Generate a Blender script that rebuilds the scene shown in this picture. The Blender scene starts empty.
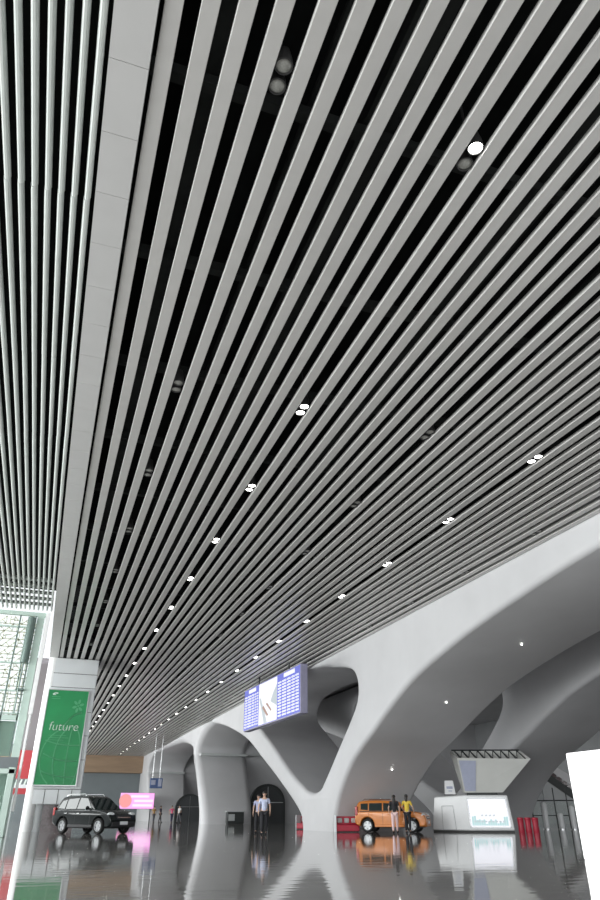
import bpy, bmesh, math, random
from mathutils import Vector, Matrix
random.seed(7)
S = bpy.context.scene
COL = S.collection
PI = math.pi

# ------------------------------------------------------------------ camera, world, light
cam_d = bpy.data.cameras.new('camera'); cam = bpy.data.objects.new('camera', cam_d); COL.objects.link(cam)
cam_d.sensor_fit = 'VERTICAL'; cam_d.sensor_height = 36.0; cam_d.lens = 36.0*665/900
cam_d.clip_start = 0.05; cam_d.clip_end = 600
cam.location = (0, 0, 0.78)
cam.rotation_euler = (math.radians(90+28.76), 0, math.radians(-19.32))
S.camera = cam
S.view_settings.view_transform = 'Standard'; S.view_settings.look = 'None'
S.view_settings.gamma = 1; S.view_settings.use_curve_mapping = False
S.view_settings.exposure = -0.92

w = bpy.data.worlds.new('World'); S.world = w; w.use_nodes = True
bg = w.node_tree.nodes['Background']; bg.inputs[0].default_value = (0.93, 0.97, 1.0, 1); bg.inputs[1].default_value = 2.4

def area(name, loc, rot, sx, sy, watts, col=(1, 1, 1)):
    d = bpy.data.lights.new(name, 'AREA'); d.shape = 'RECTANGLE'; d.size = sx; d.size_y = sy
    d.energy = watts; d.color = col
    o = bpy.data.objects.new(name, d); o.location = loc; o.rotation_euler = rot; COL.objects.link(o); return o
# daylight through the glazed left side of the hall (faces +X)
area('left_facade_daylight', (-14, 14, 6.2), (0, math.radians(-90), 0), 5.0, 64, 19500, (0.97, 1.0, 0.99))
area('rear_left_fill', (-12, 84, 5.8), (0, math.radians(-90), 0), 5.6, 68, 22000, (0.97, 1.0, 0.99))  # fill added to brighten the far half of the hall
# unseen fill added to brighten the right-hand aisle (faces down)
area('aisle_fill', (38, 50, 10.4), (0, 0, 0), 16, 110, 2600, (1, 1, 1))
# fill added behind the camera for surfaces turned towards it (faces +Y)
area('front_fill', (8, -16, 3.6), (math.radians(90), 0, 0), 40, 6.0, 3500, (1.0, 1.0, 1.0))

# ------------------------------------------------------------------ materials
def mat(name, col, rough=0.5, metal=0.0, vary=0.04, scale=6.0, emit=0.0, ecol=None, spec=0.5, coat=0.0, trans=0.0, bump=0.0, stretch=(1, 1, 1)):
    m = bpy.data.materials.new(name); m.use_nodes = True
    nt = m.node_tree; b = nt.nodes['Principled BSDF']
    b.inputs['Roughness'].default_value = rough; b.inputs['Metallic'].default_value = metal
    b.inputs['Specular IOR Level'].default_value = spec
    b.inputs['Coat Weight'].default_value = coat
    b.inputs['Transmission Weight'].default_value = trans
    if name.startswith('screen') and emit: col = tuple(x*0.06 for x in col); b.inputs['Specular IOR Level'].default_value = 0.1
    tc = nt.nodes.new('ShaderNodeTexCoord'); mp = nt.nodes.new('ShaderNodeMapping'); mp.inputs['Scale'].default_value = stretch
    nz = nt.nodes.new('ShaderNodeTexNoise'); nz.inputs['Scale'].default_value = scale; nz.inputs['Detail'].default_value = 3
    nt.links.new(tc.outputs['Object'], mp.inputs['Vector']); nt.links.new(mp.outputs[0], nz.inputs['Vector'])
    rp = nt.nodes.new('ShaderNodeValToRGB')
    rp.color_ramp.elements[0].position = 0.3; rp.color_ramp.elements[1].position = 0.7
    rp.color_ramp.elements[0].color = (*[max(0, x*(1-vary)) for x in col], 1)
    rp.color_ramp.elements[1].color = (*[min(1, x*(1+vary)) for x in col], 1)
    nt.links.new(nz.outputs['Fac'], rp.inputs['Fac']); nt.links.new(rp.outputs['Color'], b.inputs['Base Color'])
    if bump:
        bp = nt.nodes.new('ShaderNodeBump'); bp.inputs['Strength'].default_value = 1; bp.inputs['Distance'].default_value = bump
        nt.links.new(nz.outputs['Fac'], bp.inputs['Height']); nt.links.new(bp.outputs[0], b.inputs['Normal'])
    if emit:
        b.inputs['Emission Color'].default_value = (*(ecol or col), 1); b.inputs['Emission Strength'].default_value = emit*2.14
        m.cycles.emission_sampling = 'NONE' if emit > 3 else 'AUTO'
    return m

M = {}
M['slat'] = mat('slat_paint', (0.55, 0.54, 0.525), 0.32, 0.0, 0.03, 3)
M['slat_left'] = mat('round_slat_paint', (0.62, 0.655, 0.63), 0.35, 0.0, 0.03, 3)
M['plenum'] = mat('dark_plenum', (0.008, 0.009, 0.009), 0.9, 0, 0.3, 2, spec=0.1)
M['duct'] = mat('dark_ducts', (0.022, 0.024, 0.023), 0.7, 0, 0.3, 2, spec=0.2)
M['beam'] = mat('beam_panel', (0.58, 0.575, 0.57), 0.5, 0, 0.02, 2)
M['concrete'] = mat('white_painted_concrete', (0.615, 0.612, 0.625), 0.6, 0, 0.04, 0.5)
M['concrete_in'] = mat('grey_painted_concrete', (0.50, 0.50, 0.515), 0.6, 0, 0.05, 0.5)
M['wall_grey'] = mat('wall_grey', (0.36, 0.37, 0.38), 0.6, 0, 0.05, 0.7)
M['far_wall'] = mat('far_wall_bluegrey', (0.17, 0.195, 0.205), 0.6, 0, 0.05, 0.5)
M['brown'] = mat('brown_bulkhead', (0.29, 0.20, 0.13), 0.6, 0, 0.15, 1.0, stretch=(0.3, 1, 2))
M['soffit_mauve'] = mat('rear_soffit_grey', (0.34, 0.31, 0.33), 0.6)
M['white'] = mat('white_panel', (0.82, 0.83, 0.84), 0.3, 0, 0.02, 2)
M['glow_panel'] = mat('white_glow_skin', (0.9, 0.9, 0.9), 0.4, 0, 0.01, 2, emit=0.9, ecol=(1, 1, 1))  # glow put into the skin so the panel comes out pure white
M['clad'] = mat('column_cladding', (0.74, 0.76, 0.78), 0.35, 0, 0.03, 1)
M['grey_panel'] = mat('grey_panel', (0.5, 0.52, 0.52), 0.4, 0, 0.04, 2)
M['seam'] = mat('seam_dark', (0.06, 0.06, 0.06), 0.7)
M['granite'] = mat('dark_granite', (0.13, 0.10, 0.105), 0.15, 0, 0.3, 12)
M['green'] = mat('banner_green', (0.012, 0.27, 0.085), 0.35, 0, 0.12, 0.6)
M['green_light'] = mat('banner_print_pale_green', (0.09, 0.40, 0.19), 0.4)
M['print_white'] = mat('banner_print_white', (0.75, 0.85, 0.78), 0.4)
M['frame_green'] = mat('facade_frame_green', (0.50, 0.62, 0.56), 0.35, 0, 0.04, 3)
M['frame_dark'] = mat('facade_frame_dark', (0.16, 0.22, 0.20), 0.35, 0.2)
M['lattice'] = mat('lattice_cream', (0.86, 0.85, 0.78), 0.6)
M['band'] = mat('facade_band_grey', (0.16, 0.18, 0.19), 0.5)
M['fin'] = mat('white_fin', (0.9, 0.9, 0.9), 0.4)
M['glass'] = mat('facade_glass', (0.95, 0.99, 0.97), 0.0, 0, 0.01, 1, trans=1.0)
M['glass'].node_tree.nodes['Principled BSDF'].inputs['IOR'].default_value = 1.1
M['lens_on'] = mat('lamp_lens_lit', (1, 1, 0.95), 0.3, emit=14, ecol=(1.0, 0.99, 0.93))
M['lens_off'] = mat('lamp_lens_unlit', (0.30, 0.30, 0.28), 0.15, 0, 0.15, 30)
M['lamp_can'] = mat('lamp_housing', (0.05, 0.05, 0.05), 0.4, 0.3)
M['black_paint'] = mat('black_car_paint', (0.006, 0.009, 0.009), 0.2, 0, 0.1, 4, spec=0.25, coat=0.12)
M['orange_paint'] = mat('orange_car_paint', (0.56, 0.18, 0.028), 0.3, 0.1, 0.06, 4, coat=0.3)
M['car_glass'] = mat('car_window_glass', (0.02, 0.03, 0.03), 0.05, 0, 0.1, 2, spec=0.4, coat=0.0)
M['plastic'] = mat('black_plastic', (0.018, 0.018, 0.02), 0.5)
M['tire'] = mat('tire_rubber', (0.015, 0.015, 0.015), 0.8)
M['rim'] = mat('alloy_rim', (0.42, 0.43, 0.44), 0.35, 0.6)
M['chrome'] = mat('chrome', (0.8, 0.8, 0.8), 0.12, 1.0)
M['headlamp'] = mat('headlamp_glass', (0.75, 0.78, 0.8), 0.08, 0.2, coat=1.0)
M['taillamp'] = mat('taillamp_red', (0.45, 0.02, 0.02), 0.2, coat=1.0)
M['plate'] = mat('licence_plate', (0.75, 0.76, 0.78), 0.4)
M['screen_blue'] = mat('screen_blue', (0.25, 0.28, 0.8), 0.3, emit=0.7, ecol=(0.22, 0.25, 0.85))
M['screen_white'] = mat('screen_white', (0.9, 0.9, 1.0), 0.3, emit=1.0, ecol=(0.92, 0.93, 1.0))
M['screen_grey'] = mat('screen_pale_grey', (0.6, 0.68, 0.72), 0.3, emit=0.7, ecol=(0.68, 0.76, 0.8))
M['screen_brown'] = mat('screen_brown', (0.5, 0.33, 0.25), 0.3, emit=0.55, ecol=(0.68, 0.47, 0.4))
M['screen_cyan'] = mat('screen_cyan', (0.4, 0.7, 0.75), 0.3, emit=0.8, ecol=(0.55, 0.80, 0.80))
M['screen_pink'] = mat('screen_pink', (0.9, 0.4, 0.75), 0.3, emit=1.1, ecol=(1.0, 0.42, 0.85))
M['screen_palepink'] = mat('screen_pale_pink', (0.95, 0.7, 0.9), 0.3, emit=1.1, ecol=(1.0, 0.74, 0.95))
M['screen_coral'] = mat('screen_coral', (0.9, 0.35, 0.3), 0.3, emit=0.9, ecol=(0.95, 0.38, 0.38))
M['bezel'] = mat('screen_bezel', (0.34, 0.33, 0.46), 0.4)
M['red'] = mat('red_vinyl', (0.42, 0.012, 0.04), 0.4, 0, 0.1, 5)
M['red_sign'] = mat('red_sign', (0.5, 0.05, 0.06), 0.5)
M['steel'] = mat('brushed_steel', (0.55, 0.56, 0.57), 0.3, 0.8)
M['truss'] = mat('dark_truss', (0.05, 0.055, 0.055), 0.5, 0.3)
M['tray'] = mat('tray_offwhite', (0.62, 0.625, 0.60), 0.5, 0, 0.04, 1)
M['print_blue'] = mat('print_bluegrey', (0.42, 0.45, 0.58), 0.5)
M['skin'] = mat('skin', (0.55, 0.36, 0.27), 0.5)
M['hair'] = mat('hair_black', (0.015, 0.012, 0.01), 0.5)
for n, c in dict(pale_blue=(0.55, 0.6, 0.78), lilac=(0.4, 0.42, 0.6), black_cloth=(0.02, 0.02, 0.025), yellow=(0.7, 0.5, 0.06), pale_pink=(0.85, 0.62, 0.62),
                 pink=(0.75, 0.13, 0.25), white_cloth=(0.7, 0.7, 0.7), amber=(0.55, 0.33, 0.12), grey_cloth=(0.14, 0.14, 0.16), navy=(0.05, 0.05, 0.1)).items():
    M[n] = mat('cloth_'+n, c, 0.8, 0, 0.08, 20)
M['niche_shade'] = mat('niche_shade', (0.06, 0.064, 0.068), 0.6)  # darkness inside the arched openings put into the colour
M['blue_sign'] = mat('sign_blue', (0.08, 0.13, 0.28), 0.4)

def translucent(m, col):
    nt = m.node_tree; out = nt.nodes['Material Output']; b = nt.nodes['Principled BSDF']
    t = nt.nodes.new('ShaderNodeBsdfTranslucent'); t.inputs[0].default_value = (*col, 1); mx = nt.nodes.new('ShaderNodeMixShader'); mx.inputs[0].default_value = 0.65
    nt.links.new(b.outputs[0], mx.inputs[1]); nt.links.new(t.outputs[0], mx.inputs[2]); nt.links.new(mx.outputs[0], out.inputs['Surface'])
translucent(M['lattice'], (0.95, 0.93, 0.84))
M['frosted'] = mat('frosted_green_pane', (0.5, 0.62, 0.56), 0.5)
translucent(M['frosted'], (0.42, 0.52, 0.47))
def floor_mat():
    m = bpy.data.materials.new('polished_granite_floor'); m.use_nodes = True
    nt = m.node_tree; b = nt.nodes['Principled BSDF']
    tc = nt.nodes.new('ShaderNodeTexCoord')
    br = nt.nodes.new('ShaderNodeTexBrick'); br.offset = 0.0
    br.inputs['Scale'].default_value = 1.0; br.inputs['Brick Width'].default_value = 1.2; br.inputs['Row Height'].default_value = 1.2
    br.inputs['Mortar Size'].default_value = 0.006; br.inputs['Mortar Smooth'].default_value = 0.2
    br.inputs['Color1'].default_value = (0.30, 0.29, 0.275, 1); br.inputs['Color2'].default_value = (0.25, 0.24, 0.23, 1)
    br.inputs['Mortar'].default_value = (0.15, 0.145, 0.14, 1)
    nt.links.new(tc.outputs['Object'], br.inputs['Vector'])
    n1 = nt.nodes.new('ShaderNodeTexNoise'); n1.inputs['Scale'].default_value = 30; n1.inputs['Detail'].default_value = 4
    nt.links.new(tc.outputs['Object'], n1.inputs['Vector'])
    mx = nt.nodes.new('ShaderNodeMixRGB'); mx.blend_type = 'MULTIPLY'; mx.inputs['Fac'].default_value = 0.5
    nt.links.new(br.outputs['Color'], mx.inputs[1]); nt.links.new(n1.outputs['Color'], mx.inputs[2])
    nt.links.new(mx.outputs[0], b.inputs['Base Color'])
    n2 = nt.nodes.new('ShaderNodeTexNoise'); n2.inputs['Scale'].default_value = 1.3; n2.inputs['Detail'].default_value = 2
    mp = nt.nodes.new('ShaderNodeMapping'); mp.inputs['Scale'].default_value = (0.8, 2.2, 1)
    nt.links.new(tc.outputs['Object'], mp.inputs['Vector']); nt.links.new(mp.outputs[0], n2.inputs['Vector'])
    bp = nt.nodes.new('ShaderNodeBump'); bp.inputs['Strength'].default_value = 1; bp.inputs['Distance'].default_value = 0.0022
    nt.links.new(n2.outputs['Fac'], bp.inputs['Height']); nt.links.new(bp.outputs[0], b.inputs['Normal'])
    b.inputs['Roughness'].default_value = 0.045; b.inputs['IOR'].default_value = 1.6
    return m
M['floor'] = floor_mat()

# ------------------------------------------------------------------ mesh helpers
class MB:
    """collects shapes; build() links them as ONE mesh object"""
    def __init__(s): s.v = []; s.f = []
    def add(s, vs, fs):
        n = len(s.v); s.v += [tuple(v) for v in vs]; s.f += [tuple(i+n for i in f) for f in fs]; return s
    def box(s, x0, x1, y0, y1, z0, z1):
        return s.add([(x0,y0,z0),(x1,y0,z0),(x1,y1,z0),(x0,y1,z0),(x0,y0,z1),(x1,y0,z1),(x1,y1,z1),(x0,y1,z1)],
                     [(0,3,2,1),(4,5,6,7),(0,1,5,4),(1,2,6,5),(2,3,7,6),(3,0,4,7)])
    def hexa(s, b, t):   # bottom 4 pts, top 4 pts (counter-clockwise)
        return s.add(list(b)+list(t), [(0,3,2,1),(4,5,6,7),(0,1,5,4),(1,2,6,5),(2,3,7,6),(3,0,4,7)])
    def prism(s, pts, d):   # planar polygon (3D pts) pushed along vector d
        n = len(pts); a = [Vector(p) for p in pts]; b = [p+Vector(d) for p in a]
        return s.add(a+b, [tuple(range(n))[::-1], tuple(range(n, 2*n))]+[(i, (i+1) % n, n+(i+1) % n, n+i) for i in range(n)])
    def tube(s, pts, r, n=8, cap=True):
        pts = [Vector(p) for p in pts]; rings = []
        for i, p in enumerate(pts):
            d = (pts[min(i+1, len(pts)-1)]-pts[max(i-1, 0)]).normalized()
            a = d.cross(Vector((0, 0, 1)));  a = d.cross(Vector((1, 0, 0))) if a.length < 0.05 else a
            a.normalize(); b = d.cross(a)
            rr = r[i] if isinstance(r, (list, tuple)) else r
            rings.append([p+a*rr*math.cos(2*PI*k/n)+b*rr*math.sin(2*PI*k/n) for k in range(n)])
        fs = []
        for i in range(len(rings)-1):
            for k in range(n): fs.append((i*n+k, i*n+(k+1) % n, (i+1)*n+(k+1) % n, (i+1)*n+k))
        if cap: fs += [tuple(range(n))[::-1], tuple((len(rings)-1)*n+k for k in range(n))]
        return s.add([v for r_ in rings for v in r_], fs)
    def lathe(s, prof, c, axis='z', n=24):   # prof: (radius, offset along axis)
        vs = []; m = len(prof)
        for k in range(n):
            a = 2*PI*k/n
            for r, h in prof:
                u, v = r*math.cos(a), r*math.sin(a)
                p = (u, v, h) if axis == 'z' else ((u, h, v) if axis == 'y' else (h, u, v))
                vs.append((p[0]+c[0], p[1]+c[1], p[2]+c[2]))
        fs = [(k*m+j, ((k+1) % n)*m+j, ((k+1) % n)*m+j+1, k*m+j+1) for k in range(n) for j in range(m-1)]
        return s.add(vs, fs)
    def ell(s, c, r, n=12, m=8):
        prof = [(math.sin(PI*j/m), -math.cos(PI*j/m)) for j in range(m+1)]
        vs = []; fs = []
        for k in range(n):
            a = 2*PI*k/n
            for q, h in prof: vs.append((c[0]+r[0]*q*math.cos(a), c[1]+r[1]*q*math.sin(a), c[2]+r[2]*h))
        m1 = m+1
        fs = [(k*m1+j, ((k+1) % n)*m1+j, ((k+1) % n)*m1+j+1, k*m1+j+1) for k in range(n) for j in range(m)]
        return s.add(vs, fs)
    def mesh(s, name):
        me = bpy.data.meshes.new(name); me.from_pydata(s.v, [], s.f)
        bm = bmesh.new(); bm.from_mesh(me); bmesh.ops.remove_doubles(bm, verts=bm.verts, dist=1e-5)
        bmesh.ops.recalc_face_normals(bm, faces=bm.faces); bm.to_mesh(me); bm.free()
        return me
    def build(s, name, m, parent=None, bevel=0, smooth=False, seg=2):
        o = bpy.data.objects.new(name, s.mesh(name)); COL.objects.link(o); o.data.materials.append(m)
        if parent: o.parent = parent
        if bevel:
            md = o.modifiers.new('bevel', 'BEVEL'); md.width = bevel; md.segments = seg; md.limit_method = 'ANGLE'; md.angle_limit = 0.6
        if smooth or bevel:
            o.data.shade_smooth(); o.data.set_sharp_from_angle(angle=math.radians(38))
        return o

def tag(o, label=None, cat=None, group=None, kind=None):
    if label: o['label'] = label
    if cat: o['category'] = cat
    if group: o['group'] = group
    if kind: o['kind'] = kind
    return o
def thing(name, label, cat, loc=(0, 0, 0), rz=0, group=None):
    o = bpy.data.objects.new(name, None); COL.objects.link(o); o.empty_display_size = 0.2
    o.location = loc; o.rotation_euler = (0, 0, rz)
    return tag(o, label, cat, group)
def struct(o, label=None): return tag(o, label, None, None, 'structure')
def copy_tree(o, parent=None):
    c = o.copy(); COL.objects.link(c); c.parent = parent
    for ch in list(o.children): copy_tree(ch, c)
    return c

def smooth_poly(pts, closed=True, sub=6):
    """Catmull-Rom through the points"""
    n = len(pts); out = []
    for i in range(n if closed else n-1):
        p = [pts[(i+k) % n] if closed else pts[min(max(i+k, 0), n-1)] for k in (-1, 0, 1, 2)]
        for j in range(sub):
            t = j/sub
            out.append(tuple(0.5*((2*p[1][c])+(-p[0][c]+p[2][c])*t+(2*p[0][c]-5*p[1][c]+4*p[2][c]-p[3][c])*t*t+(-p[0][c]+3*p[1][c]-3*p[2][c]+p[3][c])*t**3) for c in (0, 1)))
    if not closed: out.append(pts[-1])
    return out
def plate_mesh(name, loops, half, bev, fn, res=3):
    """filled 2-D outlines (first = outside, rest = holes) given thickness 2*half with rounded edges; fn maps (u,v,w) to 3-D"""
    cu = bpy.data.curves.new('outline', 'CURVE'); cu.dimensions = '2D'; cu.fill_mode = 'BOTH'
    for lp in loops:
        sp = cu.splines.new('POLY'); sp.points.add(len(lp)-1); sp.use_cyclic_u = True
        for q, p in zip(sp.points, lp): q.co = (p[0], p[1], 0, 1)
    cu.extrude = half-bev; cu.bevel_depth = bev; cu.bevel_resolution = res; cu.offset = -bev
    t = bpy.data.objects.new('outline', cu); COL.objects.link(t)
    dg = bpy.context.evaluated_depsgraph_get(); dg.update()
    me = bpy.data.meshes.new_from_object(t.evaluated_get(dg)); me.name = name
    bpy.data.objects.remove(t); bpy.data.curves.remove(cu)
    bm = bmesh.new(); bm.from_mesh(me); bmesh.ops.remove_doubles(bm, verts=bm.verts, dist=1e-4)
    for v in bm.verts: v.co = Vector(fn(*v.co))
    bmesh.ops.recalc_face_normals(bm, faces=bm.faces); bm.to_mesh(me); bm.free()
    me.materials.clear(); me.shade_smooth(); me.set_sharp_from_angle(angle=math.radians(30))
    return me
def link_mesh(me, name, m, parent=None):
    o = bpy.data.objects.new(name, me); COL.objects.link(o); me.materials.append(m)
    if parent: o.parent = parent
    return o

# ------------------------------------------------------------------ floor, ceilings, far walls
H = 9.0
struct(MB().box(-30, 52, -22, 124, -0.2, 0).build('floor', M['floor']))
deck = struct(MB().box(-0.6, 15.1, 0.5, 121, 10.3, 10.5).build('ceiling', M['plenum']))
starts = []
for g0, n in ((-0.072, 4), (1.605, 7), (4.513, 8), (7.825, 8), (11.14, 8), (14.45, 2)):
    starts += [g0+0.404*k for k in range(n)]
joints = [1.0]+[16.7+12.0*k for k in range(0, 9)]+[120.2]
for x in starts:
    mb = MB()
    off = 0
    for a, b in zip(joints, joints[1:]): mb.prism([(x+0.009, a, H), (x+0.205, a, H), (x+0.212, a, H+0.008), (x+0.212, a, H+0.085), (x, a, H+0.085), (x, a, H+0.032)], (0, b-0.007-a, 0))
    mb.build('slat', M['slat'], deck)
# ducts and hangers above the slats
mb = MB(); rr = random.Random(3)
for k in range(34):
    y = 2.2+3.45*k; mb.box(-0.5, 15, y, y+0.16, 9.55, 9.75)
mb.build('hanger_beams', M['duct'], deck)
mb = MB()
for x in (0.55, 3.0, 6.1, 9.4, 12.8):
    mb.box(x, x+0.5, 1, 120, 9.85, 10.25)
for x in (2.2, 5.2, 8.6, 10.3): mb.tube([(x, 1, 9.95), (x, 120, 9.95)], 0.07, 8)
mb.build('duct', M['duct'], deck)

# white beam that closes the slatted ceiling on the left
mb = MB(); ys = [1.0]+[2.17+1.065*k for k in range(0, 39)]
for a, b in zip(ys, ys[1:]+[44.0]): mb.box(-0.62, -0.13, a, b-0.008, 8.97, 9.5)
struct(mb.build('trim_1', M['beam']))
MBb = MB().box(-0.60, -0.19, 1.0, 44.0, 9.0, 9.9)
struct(MBb.build('trim_2', M['seam']))

struct(MB().prism([(-1.75, 46.2, 9.2), (-0.62, 46.2, 9.2), (-0.62, 121, 9.2), (-4.4, 121, 9.2)], (0, 0, 0.3)).build('ceiling_rear', M['soffit_mauve']))
# left ceiling of rounded blades
dl = struct(MB().box(-9, -0.62, 0.5, 32.6, 10.0, 10.2).build('ceiling_left', M['plenum']))
segs = [(1.0, 7.75, 0.0), (7.76, 12.1, -0.008), (12.11, 15.6, -0.006), (15.61, 22.6, -0.01), (22.61, 27.8, -0.01), (27.81, 32.6, -0.012)]
for k in range(38):
    x = -0.735-0.19*k; mb = MB()
    for a, b, o_ in segs:
        ring = [(x+o_+0.050*math.cos(2*PI*j/10), 9.09+0.085*math.sin(2*PI*j/10)) for j in range(10)]
        mb.add([(p[0], yy, p[1]) for yy in (a, b) for p in ring], [tuple(range(10)), tuple(range(10, 20))[::-1]]+[(j, (j+1) % 10, 10+(j+1) % 10, 10+j) for j in range(10)])
    mb.build('slat', M['slat_left'], dl, smooth=True)
mb = MB()
for k in range(5): mb.box(-8, -0.7, 28.2+0.95*k, 28.5+0.95*k, 9.16, 9.24)
mb.build('cross_bars', M['slat_left'], dl)

struct(MB().box(-14, 52, 121, 121.4, 0, 10.5).build('wall_far', M['far_wall']))
struct(MB().box(-14, 17.2, 118.5, 121, 6.6, 9.0).build('trim_3', M['brown']))
struct(MB().box(50, 50.4, -22, 121, 0, 12).build('wall_right', M['wall_grey']))
struct(MB().box(15.0, 50, -6, 121, 10.6, 10.8).build('ceiling_right', M['concrete_in']))

# ------------------------------------------------------------------ concrete arch pillars (outline in Y,Z swept in X)
def arch_piece(name, label, outer, holes, x0, xb, xt, material, bev=0.24):
    half = 1.0
    def fn(u, v, w):
        t = (w+half)/(2*half)
        if w > 0: t = 1-(half-w)/ (2*half)
        z = min(max(v, 0), 9)
        back = xb+(xt-xb)*z/8.0
        # rounded edges keep their true size, only the middle is stretched
        d = back-x0
        e = w+half
        x = x0+(e if e < 0.7 else (d-(2*half-e) if e > 1.3 else 0.7+(e-0.7)/0.6*(d-1.4)))
        return (x, u, v)
    return link_mesh(plate_mesh(name, [outer]+holes, half, bev, fn), name, material)
def pillar_thing(o, label):
    return tag(o, label, 'pillar', 'concrete arch pillars')

near_arch = [(37.75, -1.2), (37.7, 0.3), (36.9, 1.65), (35.0, 3.19), (32.2, 4.43), (29.75, 5.47), (27.3, 6.28), (23.2, 7.12), (18.8, 7.72), (15.2, 8.07), (9.5, 8.38), (2.0, 8.45)]
far_arm = [(69.3, 8.72), (65.6, 8.2), (61.2, 7.35), (55.9, 6.04), (51.3, 4.3), (47.1, 2.65), (43.6, 1.1), (42.75, 0.3), (42.7, -1.2)]
holeA = smooth_poly([(41.0, 8.95), (37.0, 8.3), (35.3, 7.95), (34.3, 7.5), (33.9, 6.7), (34.4, 5.75), (36.9, 3.95), (38.9, 2.55), (39.7, 2.08), (40.8, 1.92), (41.9, 2.05),
                     (42.7, 2.3), (45.1, 3.2), (48.9, 5.0), (51.6, 6.2), (54.3, 7.4), (55.0, 8.3), (54.0, 9.1), (50, 9.4), (45, 9.3)])
outA = [(2.0, 10.4)] + [(69.3, 10.4)] + smooth_poly(far_arm, False) + smooth_poly(near_arch, False)
A = arch_piece('arch_pillar', '', outA, [holeA], 15.1, 19.3, 20.85, M['concrete'])
pillar_thing(A, 'white Y-shaped concrete arch pillar with rounded triangular opening, nearest the cars')
armB = [(75.9, 7.4), (74.2, 8.15), (72.0, 8.6), (69.2, 8.76)]
def outB(d):
    lo = [(70.6, -1.2), (71.0, 0.6), (71.7, 1.7), (73.4, 3.4), (75.2, 5.2), (76.4, 6.25), (76.6, 6.7), (76.0, 7.4), (74.4, 8.1), (72.0, 8.6), (69.2, 8.76)]
    hi = [(105.3, 8.76), (100, 8.75), (92, 8.6), (86, 8.3), (81, 7.6), (78.6, 6.9), (78.2, 6.3), (77.0, 5.2), (75.3, 3.4), (73.8, 1.7), (73.2, 0.6), (73.0, -1.2)]
    return [(y+d, z) for y, z in [(69.2, 10.4), (105.3, 10.4)]+smooth_poly(hi, False)+smooth_poly(lo, False)]
B = arch_piece('arch_pillar', '', outB(0), [], 15.1, 20.0, 20.85, M['concrete'], 0.7)
pillar_thing(B, 'white flared concrete arch pillar behind the people at the centre')
Cc = arch_piece('arch_pillar', '', [(105.2, 10.4), (120.9, 10.4), (120.9, -1.2), (106.7, -1.2)]+[(y+36, z) for y, z in smooth_poly([(70.7, 0), (71.7, 1.7), (73.4, 3.4), (75.2, 5.2), (76.4, 6.25), (76.6, 6.7), (76.0, 7.4), (74.4, 8.1), (72.0, 8.6), (69.2, 8.76)], False)],
                [], 15.1, 20.0, 20.85, M['concrete'])
pillar_thing(Cc, 'grey arch pillar at the far end of the hall beside the pink screen')
# second row, parallel to the first
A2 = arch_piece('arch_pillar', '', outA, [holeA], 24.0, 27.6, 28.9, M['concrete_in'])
pillar_thing(A2, 'grey inner arch pillar rising behind the white screen kiosk')
# ledges across the reveals of the flared pillars
for src, d in ((B, 0), (Cc, 36)):
    MB().box(15.5, 20.6, 75.6+d, 76.9+d, 6.25, 6.5).build('ledge', M['grey_panel'], src, bevel=0.05)
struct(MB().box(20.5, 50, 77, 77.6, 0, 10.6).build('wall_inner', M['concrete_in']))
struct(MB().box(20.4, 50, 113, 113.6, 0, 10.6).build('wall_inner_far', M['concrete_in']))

# ------------------------------------------------------------------ glazed facade at the left end (transverse, Y = 33)
YF = 33.0
fac = struct(MB().box(-9, -0.78, YF+0.05, YF+0.07, 0, 8.95).build('window_1', M['glass']))
mb = MB()
for x in (-1.36, -2.02, -3.9, -5.8, -7.7): mb.box(x-0.03, x+0.03, YF-0.1, YF+0.05, 2.9, 8.95)
mb.build('mullion', M['frame_dark'], fac)
mb = MB()
for z in (4.62, 5.55, 6.72, 8.3): mb.box(-9, -1.3, YF-0.08, YF+0.05, z-0.03, z+0.03)
mb.build('transom', M['frame_green'], fac)
MB().box(-1.30, -0.98, YF-0.12, YF+0.04, 0, 8.95).build('frame_panel', M['frame_green'], fac, bevel=0.02)
mb = MB(); mb.box(-9, -0.78, YF-0.15, YF+0.05, 8.82, 8.99)
mb.box(-9, -0.95, YF-0.1, YF+0.05, 4.35, 4.55); mb.build('head_rail', M['frame_green'], fac)
mb = MB(); mb.box(-0.94, -0.76, YF-0.25, YF+0.02, 4.6, 9.0); mb.box(-0.90, -0.80, YF-0.2, YF+0.0, 0.9, 4.6)
mb.build('fin', M['fin'], fac, bevel=0.015)
mb = MB(); mb.tube([(-1.52, YF-0.3, 6.7), (-1.52, YF-0.3, 8.7)], 0.16, 10); mb.tube([(-1.62, YF-0.2, 5.6), (-1.62, YF-0.2, 8.7)], 0.03, 6); mb.tube([(-1.52, YF-0.3, 4.6), (-1.52, YF-0.3, 6.7)], 0.04, 6)
mb.box(-1.64, -1.3, YF-0.32, YF-0.1, 5.55, 5.62); mb.build('tie_rod', M['frame_dark'], fac, smooth=True)
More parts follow.
